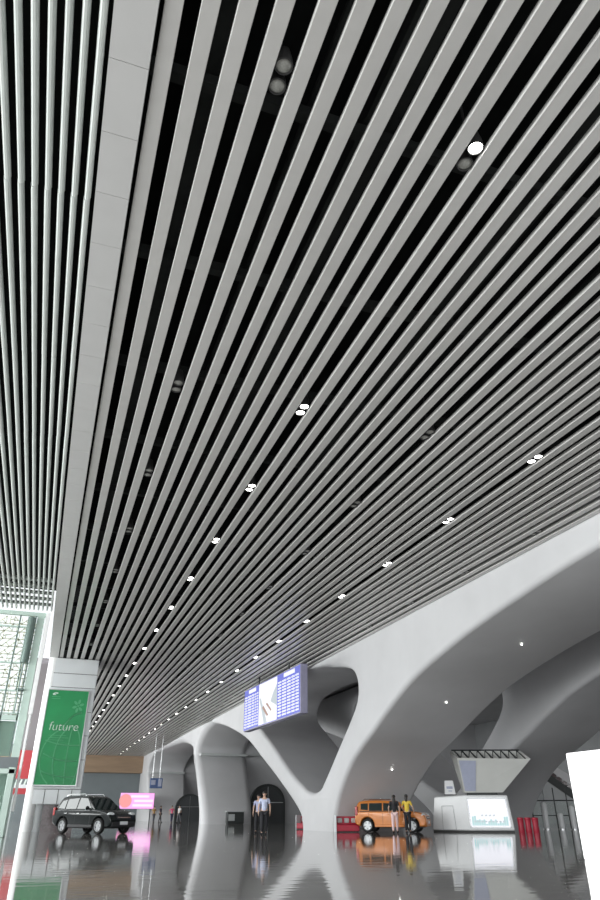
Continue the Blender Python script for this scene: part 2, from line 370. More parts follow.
# cream cracked-ice lattice outside the glass
lat = MB(); rl = random.Random(11); c = 0.34; yl0, yl1 = YF+0.45, YF+0.53
def bar(ax, az, bx, bz, t=0.034):
    d = Vector((bx-ax, 0, bz-az)); L = d.length; d.normalize(); n = Vector((-d.z, 0, d.x))*t/2
    a = Vector((ax, yl0, az)); b = Vector((bx, yl0, bz))
    lat.prism([a-n, b-n, b+n, a+n], (0, yl1-yl0, 0))
nx, nz = 22, 13
for i in range(nx):
    for k in range(nz):
        x, z = -8.75+c*i, 4.45+c*k
        q = rl.random()
        bar(x, z, x+c, z, 0.032)
        if q < 0.3: bar(x, z, x+c, z+c); bar(x+c*.5, z+c*.5, x+c, z)
        elif q < 0.6: bar(x, z+c, x+c, z); bar(x, z+c*.5, x+c*.5, z+c*.5)
        elif q < 0.8: bar(x+c*.5, z, x+c*.5, z+c); bar(x+c*.5, z+c*.5, x+c, z+c*.7)
        else: bar(x, z+c*.4, x+c, z+c*.6); bar(x+c*.3, z, x+c*.3, z+c*.45)
        if q > 0.25: bar(x, z, x, z+c, 0.032)
lat.build('lattice', M['lattice'], fac)
MB().box(-9, -1.0, YF-0.22, YF-0.02, 2.45, 2.9).build('band', M['band'], fac)
mb = MB(); mb.box(-1.28, -1.02, YF-0.6, YF-0.3, 0, 2.5); mb.box(-1.95, -1.88, YF-0.55, YF-0.4, 0, 2.3); mb.box(-9, -1.0, YF-0.6, YF-0.3, 2.25, 2.45)
mb.build('door_post', M['frame_green'], fac, bevel=0.02)
mb = MB(); mb.tube([(-1.7, YF-0.62, 0.7), (-1.7, YF-0.62, 1.8)], 0.03, 8); mb.build('handle', M['steel'], fac, smooth=True)
MB().box(-9, -1.3, YF+0.1, YF+0.12, 0, 2.4).build('frosted_pane', M['frosted'], fac)
MB().box(-9, -1.36, YF+0.1, YF+0.12, 2.95, 4.32).build('frosted_pane', M['frosted'], fac)
# red hoardings far behind the gap beside the column
t = thing('hoarding', 'red hoarding panel seen in the gap left of the banner column', 'hoarding', (-0.6, 70, 0))
MB().box(-1.6, 0.9, 0, 0.12, 3.6, 5.9).build('panel', M['red_sign'], t)
mb = MB()
for k in range(7): mb.prism([(-1.6+.36*k, 0, 2.6), (-1.45+.36*k, 0, 2.6), (-1.2+.36*k, 0, 3.55), (-1.35+.36*k, 0, 3.55)], (0, 0.1, 0))
mb.build('striped_panel', M['print_white'], t)
for x in (-1.6, 0.8): MB().box(x, x+0.1, 0.02, 0.12, 0, 6).build('post', M['grey_panel'], t)
t = thing('shop_sign', 'low red and white shop sign at the foot of the gap', 'sign', (-0.9, 60, 0))
MB().box(-0.9, 0.9, 0, 0.15, 2.15, 2.55).build('board', M['red_sign'], t); MB().box(-0.9, 0.9, 0, 0.12, 2.56, 2.8).build('top_strip', M['white'], t)
for x in (-0.85, 0.75): MB().box(x, x+0.1, 0.02, 0.12, 0, 2.2).build('post', M['grey_panel'], t)

# ------------------------------------------------------------------ clad column with green banner
YC = 43.0
col = thing('column', 'tall white clad column on the left carrying the green banner', 'column', (0.78, YC, 0))
def cx(a): return a-0.78
MB().box(cx(-0.29), cx(2.25), 0.0, 3.0, 1.28, 8.97).build('cladding', M['clad'], col, bevel=0.05)
mb = MB(); mb.tube([(cx(-0.30), 0.31, 0), (cx(-0.30), 0.31, 8.97)], 0.32, 28); mb.box(cx(-0.62), cx(-0.3), 0.31, 2.9, 0, 8.97)
mb.build('corner_shaft', M['fin'], col, smooth=True)
MB().box(cx(0.35), cx(2.05), 0.35, 2.8, 0, 1.28).build('plinth', M['granite'], col)
mb = MB(); mb.tube([(cx(0.1), 0.55, 0), (cx(0.1), 0.55, 1.28)], 0.36, 24); mb.build('core', M['clad'], col, smooth=True)
mb = MB()
for z in (2.02, 7.32, 8.1): mb.box(cx(-0.25), cx(2.24), -0.012, 0.02, z-0.014, z+0.014)
for x in (0.35, 1.05, 1.75): mb.box(cx(x)-0.015, cx(x)+0.015, -0.012, 0.02, 1.3, 2.0)
for z in (3.5, 4.75, 6.0): mb.box(cx(1.98), cx(2.19), -0.012, 0.02, z-0.012, z+0.012)
mb.build('joint', M['seam'], col)
ban = thing('banner', 'green advertising banner with the word future on the white column', 'banner', (0.79, YC-0.05, 2.22))
BW, BH = 2.2, 4.92
MB().box(-BW/2, BW/2, -0.04, 0.03, 0, BH).build('sheet', M['green'], ban)
mb = MB(); e = 0.045
mb.box(-BW/2-e, -BW/2, -0.07, 0.04, -e, BH+e); mb.box(BW/2, BW/2+e, -0.07, 0.04, -e, BH+e); mb.box(-BW/2, BW/2, -0.07, 0.04, -e, 0); mb.box(-BW/2, BW/2, -0.07, 0.04, BH, BH+e)
mb.build('frame', M['steel'], ban)
RY = [0]
def ribbon(mb, pts, wd, y=-0.05):
    RY[0] += 1; y = y-0.0011*(RY[0] % 12)
    n = len(pts)
    for i in range(n-1):
        a = Vector((pts[i][0], y, pts[i][1])); b = Vector((pts[i+1][0], y, pts[i+1][1])); d = (b-a)
        if d.length < 1e-6: continue
        d.normalize(); q = Vector((-d.z, 0, d.x))*wd/2; a -= d*wd*.2; b += d*wd*.2
        mb.prism([a-q, b-q, b+q, a+q], (0, 0.008, 0))
def clipx(pts): return [(max(-BW/2+.02, min(BW/2-.02, x)), max(.02, min(BH-.02, z))) for x, z in pts]
gl = MB()
gc = (0.55, 1.35); R = 1.55
for k, sx in enumerate((1.0, 0.55, 0.1)):
    ribbon(gl, [p for p in [(gc[0]-R*sx*math.cos(a), gc[1]+R*1.05*math.sin(a)) for a in [(-0.5+j/24)*PI for j in range(25)]] if abs(p[0]) < BW/2 and 0 < p[1] < BH], 0.06)
ribbon(gl, [p for p in [(gc[0]+R*0.35*math.cos(a), gc[1]+R*1.05*math.sin(a)) for a in [(-0.5+j/24)*PI for j in range(25)]] if abs(p[0]) < BW/2 and 0 < p[1]], 0.06)
for z0, s in ((0.55, 0.25), (1.35, 0.3), (2.15, 0.2)):
    ribbon(gl, [(x, z0+s*(x-gc[0])**2*0.6-0.15) for x in [-0.85+0.08*j for j in range(24)] if abs(x) < BW/2], 0.06)
ribbon(gl, smooth_poly([(-0.1, 2.9), (0.25, 3.35), (0.5, 3.6), (0.85, 3.75)], False), 0.07)
gl.build('globe_print', M['green_light'], ban)
fl = MB()
for a in range(6):
    an = a*PI/3+0.3; pc = (0.62+0.2*math.cos(an), 4.1+0.24*math.sin(an))
    fl.prism([(pc[0]+0.13*math.cos(q)*math.cos(an)-0.07*math.sin(q)*math.sin(an), -0.048, pc[1]+0.13*math.cos(q)*math.sin(an)+0.07*math.sin(q)*math.cos(an)) for q in [2*PI*k/14 for k in range(14)]], (0, 0.006, 0))
fl.prism([(0.62+0.05*math.cos(2*PI*k/12), -0.048, 4.1+0.05*math.sin(2*PI*k/12)) for k in range(12)], (0, 0.006, 0))
fl.build('flower_print', M['green_light'], ban)
def text(body, name, size, loc, m, parent, ext=0.004, shear=0.0, thin=0.0, rot=(PI/2, 0, 0)):
    cu = bpy.data.curves.new('txt', 'FONT'); cu.body = body; cu.size = size; cu.extrude = ext; cu.align_x = 'CENTER'; cu.shear = shear; cu.offset = thin
    t = bpy.data.objects.new('txt', cu); COL.objects.link(t)
    dg = bpy.context.evaluated_depsgraph_get(); dg.update()
    me = bpy.data.meshes.new_from_object(t.evaluated_get(dg)); bpy.data.objects.remove(t)
    me.materials.clear(); o = link_mesh(me, name, m, parent); o.location = loc; o.rotation_euler = rot; return o
text('future', 'lettering', 0.66, (-0.0, -0.06, 2.76), M['print_white'], ban, shear=0.12, thin=-0.012)
lg = MB(); ribbon(lg, [(-0.86, 4.7), (-0.74, 4.75), (-0.6, 4.75)], 0.06); ribbon(lg, [(-0.86, 4.66), (-0.7, 4.66)], 0.04)
lg.build('logo_print', M['print_white'], ban); lg = MB()
for z in (4.55, 4.45): ribbon(lg, [(-0.9, z), (-0.42, z)], 0.025)
for z, x in ((2.5, 0.2), (2.38, 0.35), (2.26, 0.1)): ribbon(lg, [(-0.75, z), (x, z)], 0.022)
lg.build('small_print', M['green_light'], ban)

# ------------------------------------------------------------------ twin downlights in the five wide gaps
ORD = ['first', 'second', 'third', 'fourth', 'fifth', 'sixth', 'seventh', 'eighth', 'ninth', 'tenth', 'eleventh', 'twelfth', 'thirteenth', 'fourteenth', 'fifteenth',
       'sixteenth', 'seventeenth', 'eighteenth', 'nineteenth', 'twentieth', 'twenty-first', 'twenty-second', 'twenty-third', 'twenty-fourth', 'twenty-fifth', 'twenty-sixth']
def lamp(on, half=False):
    t = thing('ceiling_downlight', '', 'ceiling light')
    mb = MB()
    for s in (-1, 1): mb.lathe([(0.0, 0.32), (0.075, 0.32), (0.112, 0.12), (0.116, 0.0), (0.10, 0.0), (0.098, 0.03)], (0, 0.14*s, 0.02), 'z', 18)
    mb.box(-0.03, 0.03, -0.2, 0.2, 0.30, 0.36); mb.build('housing', M['lamp_can'], t, smooth=True)
    mb = MB(); mb.tube([(0, 0, 0.36), (0, 0, 1.28)], 0.018, 6); mb.build('stem', M['lamp_can'], t)
    for s in (-1, 1):
        mb = MB(); mb.lathe([(0.0, 0.012), (0.06, 0.016), (0.099, 0.035)], (0, 0.14*s, 0.005), 'z', 18)
        mb.build('lens', M['lens_on'] if on and not (half and s > 0) else M['lens_off'], t, smooth=True)
    return t
lamp_on, lamp_off, lamp_half = lamp(True), lamp(False), lamp(True, True)
used = set()
def put_lamp(kind, x, y, label, group):
    proto = dict(on=lamp_on, off=lamp_off, half=lamp_half)[kind]
    o = proto if kind not in used else copy_tree(proto)
    used.add(kind); o.location = (x, y, H); o['label'] = label; o['group'] = group
rows = [(1.465, 'off', 'unlit twin downlight in the gap nearest the white ceiling beam', 'unlit downlights nearest the white beam', 4.93, 8),
        (4.38, 'on', 'lit twin downlight in the bright row running beside the banner column', 'lit downlights of the left row', 4.93, 25),
        (7.69, 'off', 'unlit twin downlight in the row between the two lit rows', 'unlit downlights between the lit rows', 12.4, 12),
        (11.0, 'on', 'lit twin downlight in the bright row above the departures screen', 'lit downlights of the right row', 12.6, 24),
        (14.31, 'off', 'unlit twin downlight in the gap along the concrete arches', 'unlit downlights along the arches', 17.0, 9)]
for x, k, lab, grp, y0, n in rows:
    for i in range(n):
        y = y0+4.45*i if y0 > 5.5 else ((4.93 if k == 'off' else 5.15) if i == 0 else 12.33+4.45*(i-1))
        put_lamp('half' if (k == 'on' and y < 6) else k, x, y, ORD[i]+' '+lab, grp)

# ------------------------------------------------------------------ departures board hung under the slats
P0, P1 = Vector((12.80, 48.4)), Vector((13.25, 37.7)); BL = (P1-P0).length
bd = thing('departures_board', 'large blue and white departures screen hanging under the slatted ceiling', 'screen', (P0.x, P0.y, 5.82), math.atan2(P1.y-P0.y, P1.x-P0.x))
# local: x along the board from far end, viewing side is -y (towards -X of the hall)
BHt = 2.72
MB().box(0, BL, 0.0, 0.45, 0, BHt).build('case', M['bezel'], bd, bevel=0.03)
MB().box(0.08, BL-0.08, -0.015, 0.0, 0.08, BHt-0.08).build('display', M['screen_blue'], bd)
def table(x0, x1, ncol):
    mb = MB(); nr = 12; z0, z1 = 0.2, BHt-0.42
    ws = [(x1-x0)*f for f in ncol]
    for r in range(nr):
        za = z0+(z1-z0)*r/nr; zb = za+(z1-z0)/nr*0.5; x = x0
        for wd in ws: mb.box(x+0.09, x+wd-0.09, -0.025, -0.015, za, zb); x += wd
    mb.box(x0+(x1-x0)*.3, x0+(x1-x0)*.8, -0.025, -0.015, BHt-0.36, BHt-0.14)
    return mb
table(0.15, 3.2, (.22, .3, .2, .14, .14)).build('timetable', M['screen_white'], bd)
table(6.9, BL-0.15, (.2, .24, .2, .18, .18)).build('timetable', M['screen_white'], bd)
pic = MB().box(3.3, 6.8, -0.022, -0.015, 0.1, BHt-0.1).build('picture', M['screen_white'], bd)
MB().prism([(5.6, -0.03, 1.3), (6.8, -0.03, 0.9), (6.8, -0.03, 2.2), (6.2, -0.03, 1.8)], (0, 0.006, 0)).build('hill', M['screen_grey'], pic)
MB().prism([(3.4, -0.03, 1.7), (4.4, -0.03, 0.12), (5.0, -0.03, 0.12), (3.7, -0.03, 1.75)], (0, 0.006, 0)).build('train', M['screen_grey'], pic)
MB().prism([(4.0, -0.032, 1.1), (4.9, -0.032, 0.5), (5.3, -0.032, 0.5), (4.3, -0.032, 1.2)], (0, 0.006, 0)).build('train', M['screen_brown'], pic)
MB().prism([(4.7, -0.032, 1.25), (5.7, -0.032, 0.7), (5.9, -0.032, 0.75), (5.0, -0.032, 1.3)], (0, 0.006, 0)).build('train', M['screen_brown'], pic)
for x in (2.6, 8.3):
    mb = MB(); mb.tube([(x, 0.2, BHt), (x, 0.2, 10.4-5.82)], 0.05, 10); mb.build('hanger', M['truss'], bd, smooth=True)

# ------------------------------------------------------------------ bright white panel in the right foreground
pn = thing('white_stand_panel', 'tall white panel with added glow standing at the right edge', 'glow_panel', (10.44, 9.65, 0))
MB().box(0, 2.4, -3.2, 3.1, 0.0, 1.93).build('body', M['glow_panel'], pn, bevel=0.03)
mb = MB()
for y in (-1.5, 0.0, 1.5): mb.box(-0.004, 0.01, y-0.006, y+0.006, 0.06, 1.9)
mb.build('joint', M['grey_panel'], pn)

# ------------------------------------------------------------------ screen kiosk with the tray stand on top
KA = math.radians(-25)
KH = 1.70
ki = thing('kiosk', 'long white kiosk with a big bright screen on its end', 'kiosk', (21.2, 34.3, 0), KA)
MB().hexa([(-1.76, 0.94, 0.07), (0, 0, 0.07), (2.37, 0, 0.07), (2.3, 1.9, 0.07)], [(-1.55, 0.95, KH-0.06), (-0.1, 0.1, KH), (2.2, 0.06, KH), (2.15, 1.8, KH)]).build('body', M['white'], ki, bevel=0.06)
MB().hexa([(-1.70, 0.94, 0), (0, 0.06, 0), (2.33, 0.06, 0), (2.25, 1.85, 0)], [(-1.70, 0.94, 0.08), (0, 0.06, 0.08), (2.33, 0.06, 0.08), (2.25, 1.85, 0.08)]).build('foot', M['seam'], ki)
def kf(x, z, off): return (x, 0.06*0+0.0+ (z/KH)*0.08-off, z)
sc = MB().hexa([kf(0.2, 0.26, 0.03), kf(2.14, 0.26, 0.03), kf(2.14, 0.26, -0.02), kf(0.2, 0.26, -0.02)], [kf(0.14, 1.5, 0.03), kf(2.02, 1.5, 0.03), kf(2.02, 1.5, -0.02), kf(0.14, 1.5, -0.02)]).build('screen', M['screen_white'], ki)
mb = MB(); rs = random.Random(5)
for k in range(16):
    x = 0.24+0.115*k; h = 0.08+0.22*rs.random() + (0.2 if k in (0, 1, 15, 14) else 0)
    mb.prism([kf(x, 0.3, 0.034), kf(x+0.1, 0.3, 0.034), kf(x+0.1, 0.3+h, 0.034), kf(x, 0.3+h, 0.034)], (0, -0.004, 0))
mb.build('skyline', M['screen_cyan'], sc)
mb = MB()
for k in range(9):
    x = 0.35+0.18*k; mb.prism([kf(x, 0.45, 0.04), kf(x+0.12, 0.45, 0.04), kf(x+0.12, 0.52, 0.04), kf(x, 0.52, 0.04)], (0, -0.004, 0))
for k in range(4):
    x = 0.7+0.2*k; mb.prism([kf(x, 0.72, 0.04), kf(x+0.1, 0.72, 0.04), kf(x+0.16, 0.80, 0.04), kf(x+0.06, 0.80, 0.04)], (0, -0.004, 0))
mb.build('city_picture', M['screen_grey'], sc)
mb = MB()
for a, b_ in ((((0.12, 0.2), (2.2, 0.2)), 0.06), (((0.06, 1.53), (2.1, 1.53)), 0.05)):
    (x0, z0), (x1, z1) = a
    mb.prism([kf(x0, z0, 0.04), kf(x1, z1, 0.04), kf(x1, z1+b_, 0.04), kf(x0, z0+b_, 0.04)], (0, 0.05, 0))
mb.prism([kf(0.12, 0.2, .04), kf(0.2, 0.2, .04), kf(0.14, 1.55, .04), kf(0.06, 1.55, .04)], (0, .05, 0))
mb.prism([kf(2.14, 0.2, .04), kf(2.2, 0.2, .04), kf(2.1, 1.55, .04), kf(2.02, 1.55, .04)], (0, .05, 0))
mb.build('bezel', M['steel'], ki)
mb = MB(); p = [(-1.2, 0.645, 0.1), (-0.55, 0.295, 0.1), (-0.62, 0.36, 1.2), (-1.17, 0.67, 1.2)]
for a, b_ in zip(p, p[1:]+p[:1]): mb.tube([Vector(a)+Vector((-.02, -.03, 0)), Vector(b_)+Vector((-.02, -.03, 0))], 0.012, 4)
mb.build('door_outline', M['grey_panel'], ki)
# the tray: hollow, wider at the top, open upwards with a truss inside
ty = thing('display_tray', 'big off-white hopper-shaped tray on top of the white kiosk, dark truss inside', 'display stand', (21.27, 34.08, KH), KA)
bt = [(-0.1, 0.45), (1.85, 0.3), (1.75, 0.9), (-0.15, 1.0)]; tp = [(-0.38, 0.05), (3.4, -0.35), (3.1, 0.45), (-0.62, 1.1)]
zb, zt = 0.12, 1.75
mb = MB(); n = 4
o_ = [(x, y, zb) for x, y in bt]+[(x, y, zt+(0.02, -0.08, 0.36, 0.42)[i]) for i, (x, y) in enumerate(tp)]
cxm = sum(p[0] for p in tp)/4; cym = sum(p[1] for p in tp)/4
inn = [(x+(0.8-x)*.08, y+(0.85-y)*.08, zb+0.08) for x, y in bt]+[(x+(cxm-x)*.05, y+(cym-y)*.06, o_[4+i][2]) for i, (x, y) in enumerate(tp)]
fs = [(0, 3, 2, 1)]+[(i, (i+1) % 4, 4+(i+1) % 4, 4+i) for i in range(4)]
fs += [(8, 9, 10, 11)]+[(8+(i+1) % 4, 8+i, 12+i, 12+(i+1) % 4) for i in range(4)]+[(4+i, 4+(i+1) % 4, 12+(i+1) % 4, 12+i) for i in range(4)]
mb.add(o_+inn, fs); mb.build('shell', M['tray'], ty)
def tf(u, v, off=0.04):
    a = Vector(o_[0]).lerp(Vector(o_[1]), u); b_ = Vector(o_[4]).lerp(Vector(o_[5]), u); p = a.lerp(b_, v)
    return p+Vector((0.0, -1, -0.3))*off
mb = MB(); mb.prism([tf(0.02, 0.05), tf(0.28, 0.05), tf(0.26, 0.93), tf(0.02, 0.93)], (0, 0.006, 0)); mb.build('printed_panel', M['print_blue'], ty)
mb = MB()
for k in range(9):
    u = 0.04+0.115*k
    a = Vector(inn[4]).lerp(Vector(inn[5]), u)+Vector((0, 0.08, 0)); b_ = Vector(inn[7]).lerp(Vector(inn[6]), u)
    up = Vector((0, 0, 0.06)); mb.tube([a+up*0.2, b_+up*0.6], 0.03, 5)
    if k < 8:
        c2 = Vector(inn[7]).lerp(Vector(inn[6]), u+0.115); mb.tube([a+up*0.2, c2+up*.6], 0.022, 5)
        mb.tube([a-up*1.2+Vector((0, 0.06, 0)), b_+up*0.6], 0.02, 5)
mb.tube([Vector(inn[7])+Vector((0, 0, .05)), Vector(inn[6])+Vector((0, 0, .05))], 0.035, 5)
mb.build('truss', M['truss'], ty)
mb = MB(); mb.box(0.05, 1.6, 0.45, 0.9, 0.0, 0.14); mb.build('base', M['truss'], ty)
sb = thing('sign_box', 'small white box sign standing on the left end of the kiosk', 'sign', (20.75, 35.0, KH), math.radians(-20))
MB().hexa([(-0.28, -0.12, 0.03), (0.28, -0.12, 0.03), (0.28, 0.12, 0.03), (-0.28, 0.12, 0.03)], [(-0.24, -0.1, 0.7), (0.2, -0.1, 0.7), (0.2, 0.1, 0.7), (-0.24, 0.1, 0.7)]).build('body', M['white'], sb, bevel=0.02)
mb = MB(); mb.box(-0.18, 0.14, -0.135, -0.11, 0.3, 0.42); mb.box(-0.1, 0.1, -0.135, -0.11, 0.18, 0.22); mb.build('print', M['print_blue'], sb)
MB().box(-0.3, 0.3, -0.14, 0.14, 0, 0.04).build('foot', M['truss'], sb)

# red stools beside the kiosk
for i, (x, y, lab) in enumerate(((23.78, 33.38, 'leftmost red drum stool, right next to the kiosk'), (24.08, 33.18, 'middle red drum stool of the three beside the kiosk'), (24.38, 32.98, 'rightmost red drum stool of the three beside the kiosk'))):
    if i == 0:
        st0 = thing('drum_stool', lab, 'stool', (x, y, 0), 0, 'red drum stools')
        MB().lathe([(0, 0), (0.15, 0), (0.165, 0.06), (0.14, 0.3), (0.16, 0.56), (0.0, 0.56)], (0, 0, 0), 'z', 20).build('body', M['red'], st0, smooth=True)
        MB().lathe([(0, 0.56), (0.155, 0.56), (0.17, 0.60), (0.155, 0.66), (0, 0.68)], (0, 0, 0), 'z', 20).build('cushion', M['red'], st0, smooth=True)
    else:
        c = copy_tree(st0); c.location = (x, y, 0); c['label'] = lab

# ------------------------------------------------------------------ low red benches by the Y pillar
def bench(lab, loc, rz, L):
    t = thing('bench', lab, 'bench', loc, rz, 'red benches at the Y pillar')
    MB().box(-L/2, L/2, -0.25, 0.25, 0.04, 0.34).build('seat', M['red'], t, bevel=0.03)
    MB().box(-L/2, L/2, 0.16, 0.26, 0.34, 0.72).build('backrest', M['red'], t, bevel=0.02)
    n = 3
    for k in range(n):
        x = -L/2+0.1+k*(L-0.1)/n
        MB().box(x, x+(L-0.1)/n-0.12, 0.10, 0.165, 0.42, 0.64).build('back_pad', M['grey_panel'], t, bevel=0.03)
    MB().box(-L/2-0.06, -L/2, -0.27, 0.28, 0, 0.78).build('end_panel', M['clad'], t, bevel=0.01)
    MB().box(-L/2+0.05, L/2-0.05, -0.2, 0.2, 0, 0.04).build('foot', M['seam'], t)
bench('low red bench with three grey back pads behind the orange car', (15.5, 36.75, 0), math.radians(-14), 1.2)
bench('low red bench half hidden behind the left foot of the Y pillar', (16.0, 44.2, 0), math.radians(-60), 1.4)

# ------------------------------------------------------------------ cars
def arc(cx_, cz, r, a0, a1, n=10): return [(cx_+r*math.cos(a0+(a1-a0)*k/n), cz+r*math.sin(a0+(a1-a0)*k/n)) for k in range(n+1)]
def car(name, lab, loc, rz, sp):
    t = thing(name, lab, 'car', loc, rz); Wd = sp['W']; hw = Wd/2; paint = sp['paint']
    rx, fx, wr, za = sp['rx'], sp['fx'], sp['wr'], sp['wr']+0.07
    bot = sp['sill']
    def archpts(cx_):
        a = math.asin((bot-wr)/za) if abs(bot-wr) < za else 0
        return arc(cx_, wr, za, a, PI-a, 12)
    prof = sp['upper'] + [(fx+za+0.25, bot)] + archpts(fx) + archpts(rx) + [(rx-za-0.15, bot+0.05)]
    o = link_mesh(plate_mesh('body', [prof], hw, 0.07, lambda u, v, w_: (u, w_*(1-0.06*max(0, (u-sp['nose']))/0.6 - 0.03*max(0, 0.35-u)/0.35), v)), 'body', paint, t)
    cab = sp['cabin']; zc = sp['belt']; kt = sp['tumble']
    def cy(z, s, off=0.0): return s*(hw-0.05-(z-zc)*kt+off)
    o = link_mesh(plate_mesh('cabin', [smooth_poly(cab, True, 4) if sp.get('round') else cab], hw-0.05, 0.06, lambda u, v, w_: (u, w_*((hw-0.05-(max(v, zc)-zc)*kt)/(hw-0.05)), v)), 'cabin', paint, t)
    for s in (-1, 1):
        for wp in sp['windows']:
            MB().prism([(x, cy(z, s, 0.004), z) for x, z in wp], (0, 0.012*s, 0)).build('side_window', M['car_glass'], t)
        MB().prism([(x, cy(z, s, 0.002), z) for x, z in sp['trimline']], (0, 0.006*s, 0)).build('window_trim', M['plastic'], t)
        x, z = sp['mirror']
        mb = MB(); mb.ell((x, s*(hw+0.09), z), (0.06, 0.11, 0.085)); mb.box(x-0.02, x+0.02, min(s*(hw-0.08), s*(hw+0.05)), max(s*(hw-0.08), s*(hw+0.05)), z-0.05, z); mb.build('mirror', paint, t, smooth=True)
        for hx in sp['handles']:
            mb = MB(); mb.box(hx-0.09, hx+0.09, min(s*hw, s*(hw+0.03)), max(s*hw, s*(hw+0.03)), zc-0.13, zc-0.095); mb.build('door_handle', sp['handle_mat'], t, bevel=0.01)
        mb = MB()
        for dx in sp['door_lines']: mb.box(dx-0.006, dx+0.006, min(s*hw, s*(hw+0.003)), max(s*hw, s*(hw+0.003)), bot+0.08, zc-0.02)
        mb.build('door_seam', M['plastic'], t)
        mb = MB(); mb.box(rx+za+0.02, fx-za-0.02, min(s*(hw-0.1), s*(hw+0.02)), max(s*(hw-0.1), s*(hw+0.02)), bot-0.03, bot+0.10); mb.build('side_cladding', sp['clad'], t, bevel=0.02)
        mb = MB(); z = sp['roof'][2]; mb.tube([(sp['roof'][0], s*(hw-0.05-(z-zc)*kt-0.07), z-0.02), (sp['roof'][0]+0.12, s*(hw-0.05-(z-zc)*kt-0.07), z+0.06), (sp['roof'][1]-0.12, s*(hw-0.05-(z-zc)*kt-0.07), z+0.06), (sp['roof'][1], s*(hw-0.05-(z-zc)*kt-0.07), z-0.03)], 0.022, 8)
        mb.build('roof_rail', M['chrome'], t, smooth=True)
        hx, hz, ha, hb = sp['headlamp']
        mb = MB(); mb.ell((hx, s*(hw-0.24), hz), (0.16, 0.21, hb)); mb.build('headlamp', M['headlamp'], t, smooth=True)
        mb = MB(); mb.ell((hx+0.10, s*(hw-0.28), hz-0.32), (0.06, 0.08, 0.06)); mb.build('fog_lamp', M['headlamp'], t, smooth=True)
        mb = MB(); x0, z0, z1 = sp['tail']; mb.box(x0+0.015, x0+0.16, min(s*(hw-0.16), s*(hw+0.006)), max(s*(hw-0.16), s*(hw+0.006)), z0, z1); mb.build('tail_lamp', M['taillamp'], t, bevel=0.02)
        for cx_ in (rx, fx):
            wl = MB(); yo = s*(hw-0.10)
            wl.lathe([(wr*0.66, -0.10), (wr*0.92, -0.105), (wr, -0.07), (wr, 0.07), (wr*0.92, 0.105), (wr*0.66, 0.10), (wr*0.66, -0.10)], (cx_, yo, wr), 'y', 28)
            wo = wl.build('wheel', M['tire'], t, smooth=True)
            rm = MB(); R_ = wr*0.67; yy = s*0.075
            rm.lathe([(R_, -0.09*s), (R_, 0.10*s), (R_*0.88, 0.10*s), (R_*0.84, 0.03*s), (R_*0.84, -0.09*s)], (cx_, yo, wr), 'y', 28)
            rm.lathe([(0, 0.085*s), (R_*.2, 0.08*s), (R_*.24, 0.03*s), (0, 0.03*s)], (cx_, yo, wr), 'y', 14)
            for q in range(5):
                a = 2*PI*q/5+0.3; d = Vector((math.cos(a), 0, math.sin(a))); nrm = Vector((-d.z, 0, d.x)); cc = Vector((cx_, yo+yy*0.9, wr))
                rm.prism([cc+d*R_*.1-nrm*.05, cc+d*R_*.9-nrm*.075, cc+d*R_*.9+nrm*.075, cc+d*R_*.1+nrm*.05], (0, -0.03*s, 0))
            rm.build('rim', M['rim'], wo, smooth=True)
            dk = MB(); dk.lathe([(0, -0.02*s), (wr*.66, -0.02*s)], (cx_, yo, wr), 'y', 20); dk.build('brake_disc', M['truss'], wo)
    # windscreen and rear window
    (xa, za_), (xb, zb_) = sp['screen']
    nx_, nz_ = (zb_-za_), -(xb-xa); L = math.hypot(nx_, nz_); nx_, nz_ = nx_/L, nz_/L
    if nx_ < 0: nx_, nz_ = -nx_, -nz_
    def quad(xa, za_, xb, zb_, nx_, nz_, f0=0.06, f1=0.94):
        A_ = (xa+(xb-xa)*f0, za_+(zb_-za_)*f0); B_ = (xa+(xb-xa)*f1, za_+(zb_-za_)*f1)
        def P(q, s): return (q[0]+nx_*0.006, s*(hw-0.05-(q[1]-zc)*kt-0.08), q[1]+nz_*0.006)
        return MB().prism([P(A_, -1), P(A_, 1), P(B_, 1), P(B_, -1)], (nx_*0.012, 0, nz_*0.012))
    quad(xa, za_, xb, zb_, nx_, abs(nz_)).build('windscreen', M['car_glass'], t)
    (xa, za_), (xb, zb_) = sp['rear']
    quad(xa, za_, xb, zb_, -0.97, 0.2).build('rear_window', M['car_glass'], t)
    fxx = sp['front']
    mb = MB(); mb.hexa([(fxx-0.2, -hw*.86, bot-0.02), (fxx+0.015, -hw*.8, bot), (fxx+0.015, hw*.8, bot), (fxx-0.2, hw*.86, bot-0.02)], [(fxx-0.2, -hw*.9, bot+0.24), (fxx+0.03, -hw*.8, bot+0.22), (fxx+0.03, hw*.8, bot+0.22), (fxx-0.2, hw*.9, bot+0.24)])
    mb.build('bumper', sp['clad'], t, bevel=0.03)
    g0, g1 = sp['grille']
    mb = MB(); mb.hexa([(fxx-0.14, -0.42, g0), (fxx+0.02, -0.42, g0), (fxx+0.02, 0.42, g0), (fxx-0.14, 0.42, g0)], [(fxx-0.2, -0.46, g1), (fxx-0.03, -0.46, g1), (fxx-0.03, 0.46, g1), (fxx-0.2, 0.46, g1)])
    gr = mb.build('grille', M['plastic'], t, bevel=0.015)
    mb = MB(); mb.box(fxx-0.08, fxx+0.022, -0.4, 0.4, (g0+g1)/2-0.015, (g0+g1)/2+0.015); mb.build('grille_bar', M['chrome'], gr)
    mb = MB(); mb.box(fxx+0.02, fxx+0.045, -0.24, 0.24, g0-0.22, g0-0.08); mb.build('number_plate', M['plate'], t)
    mb = MB(); mb.box(0.25, sp['L']-0.3, -hw+0.2, hw-0.2, bot-0.06, bot+0.05); mb.build('underbody', M['plastic'], t)
    for s in (-1, 1):
        for cx_ in (rx, fx):
            pass
    return t
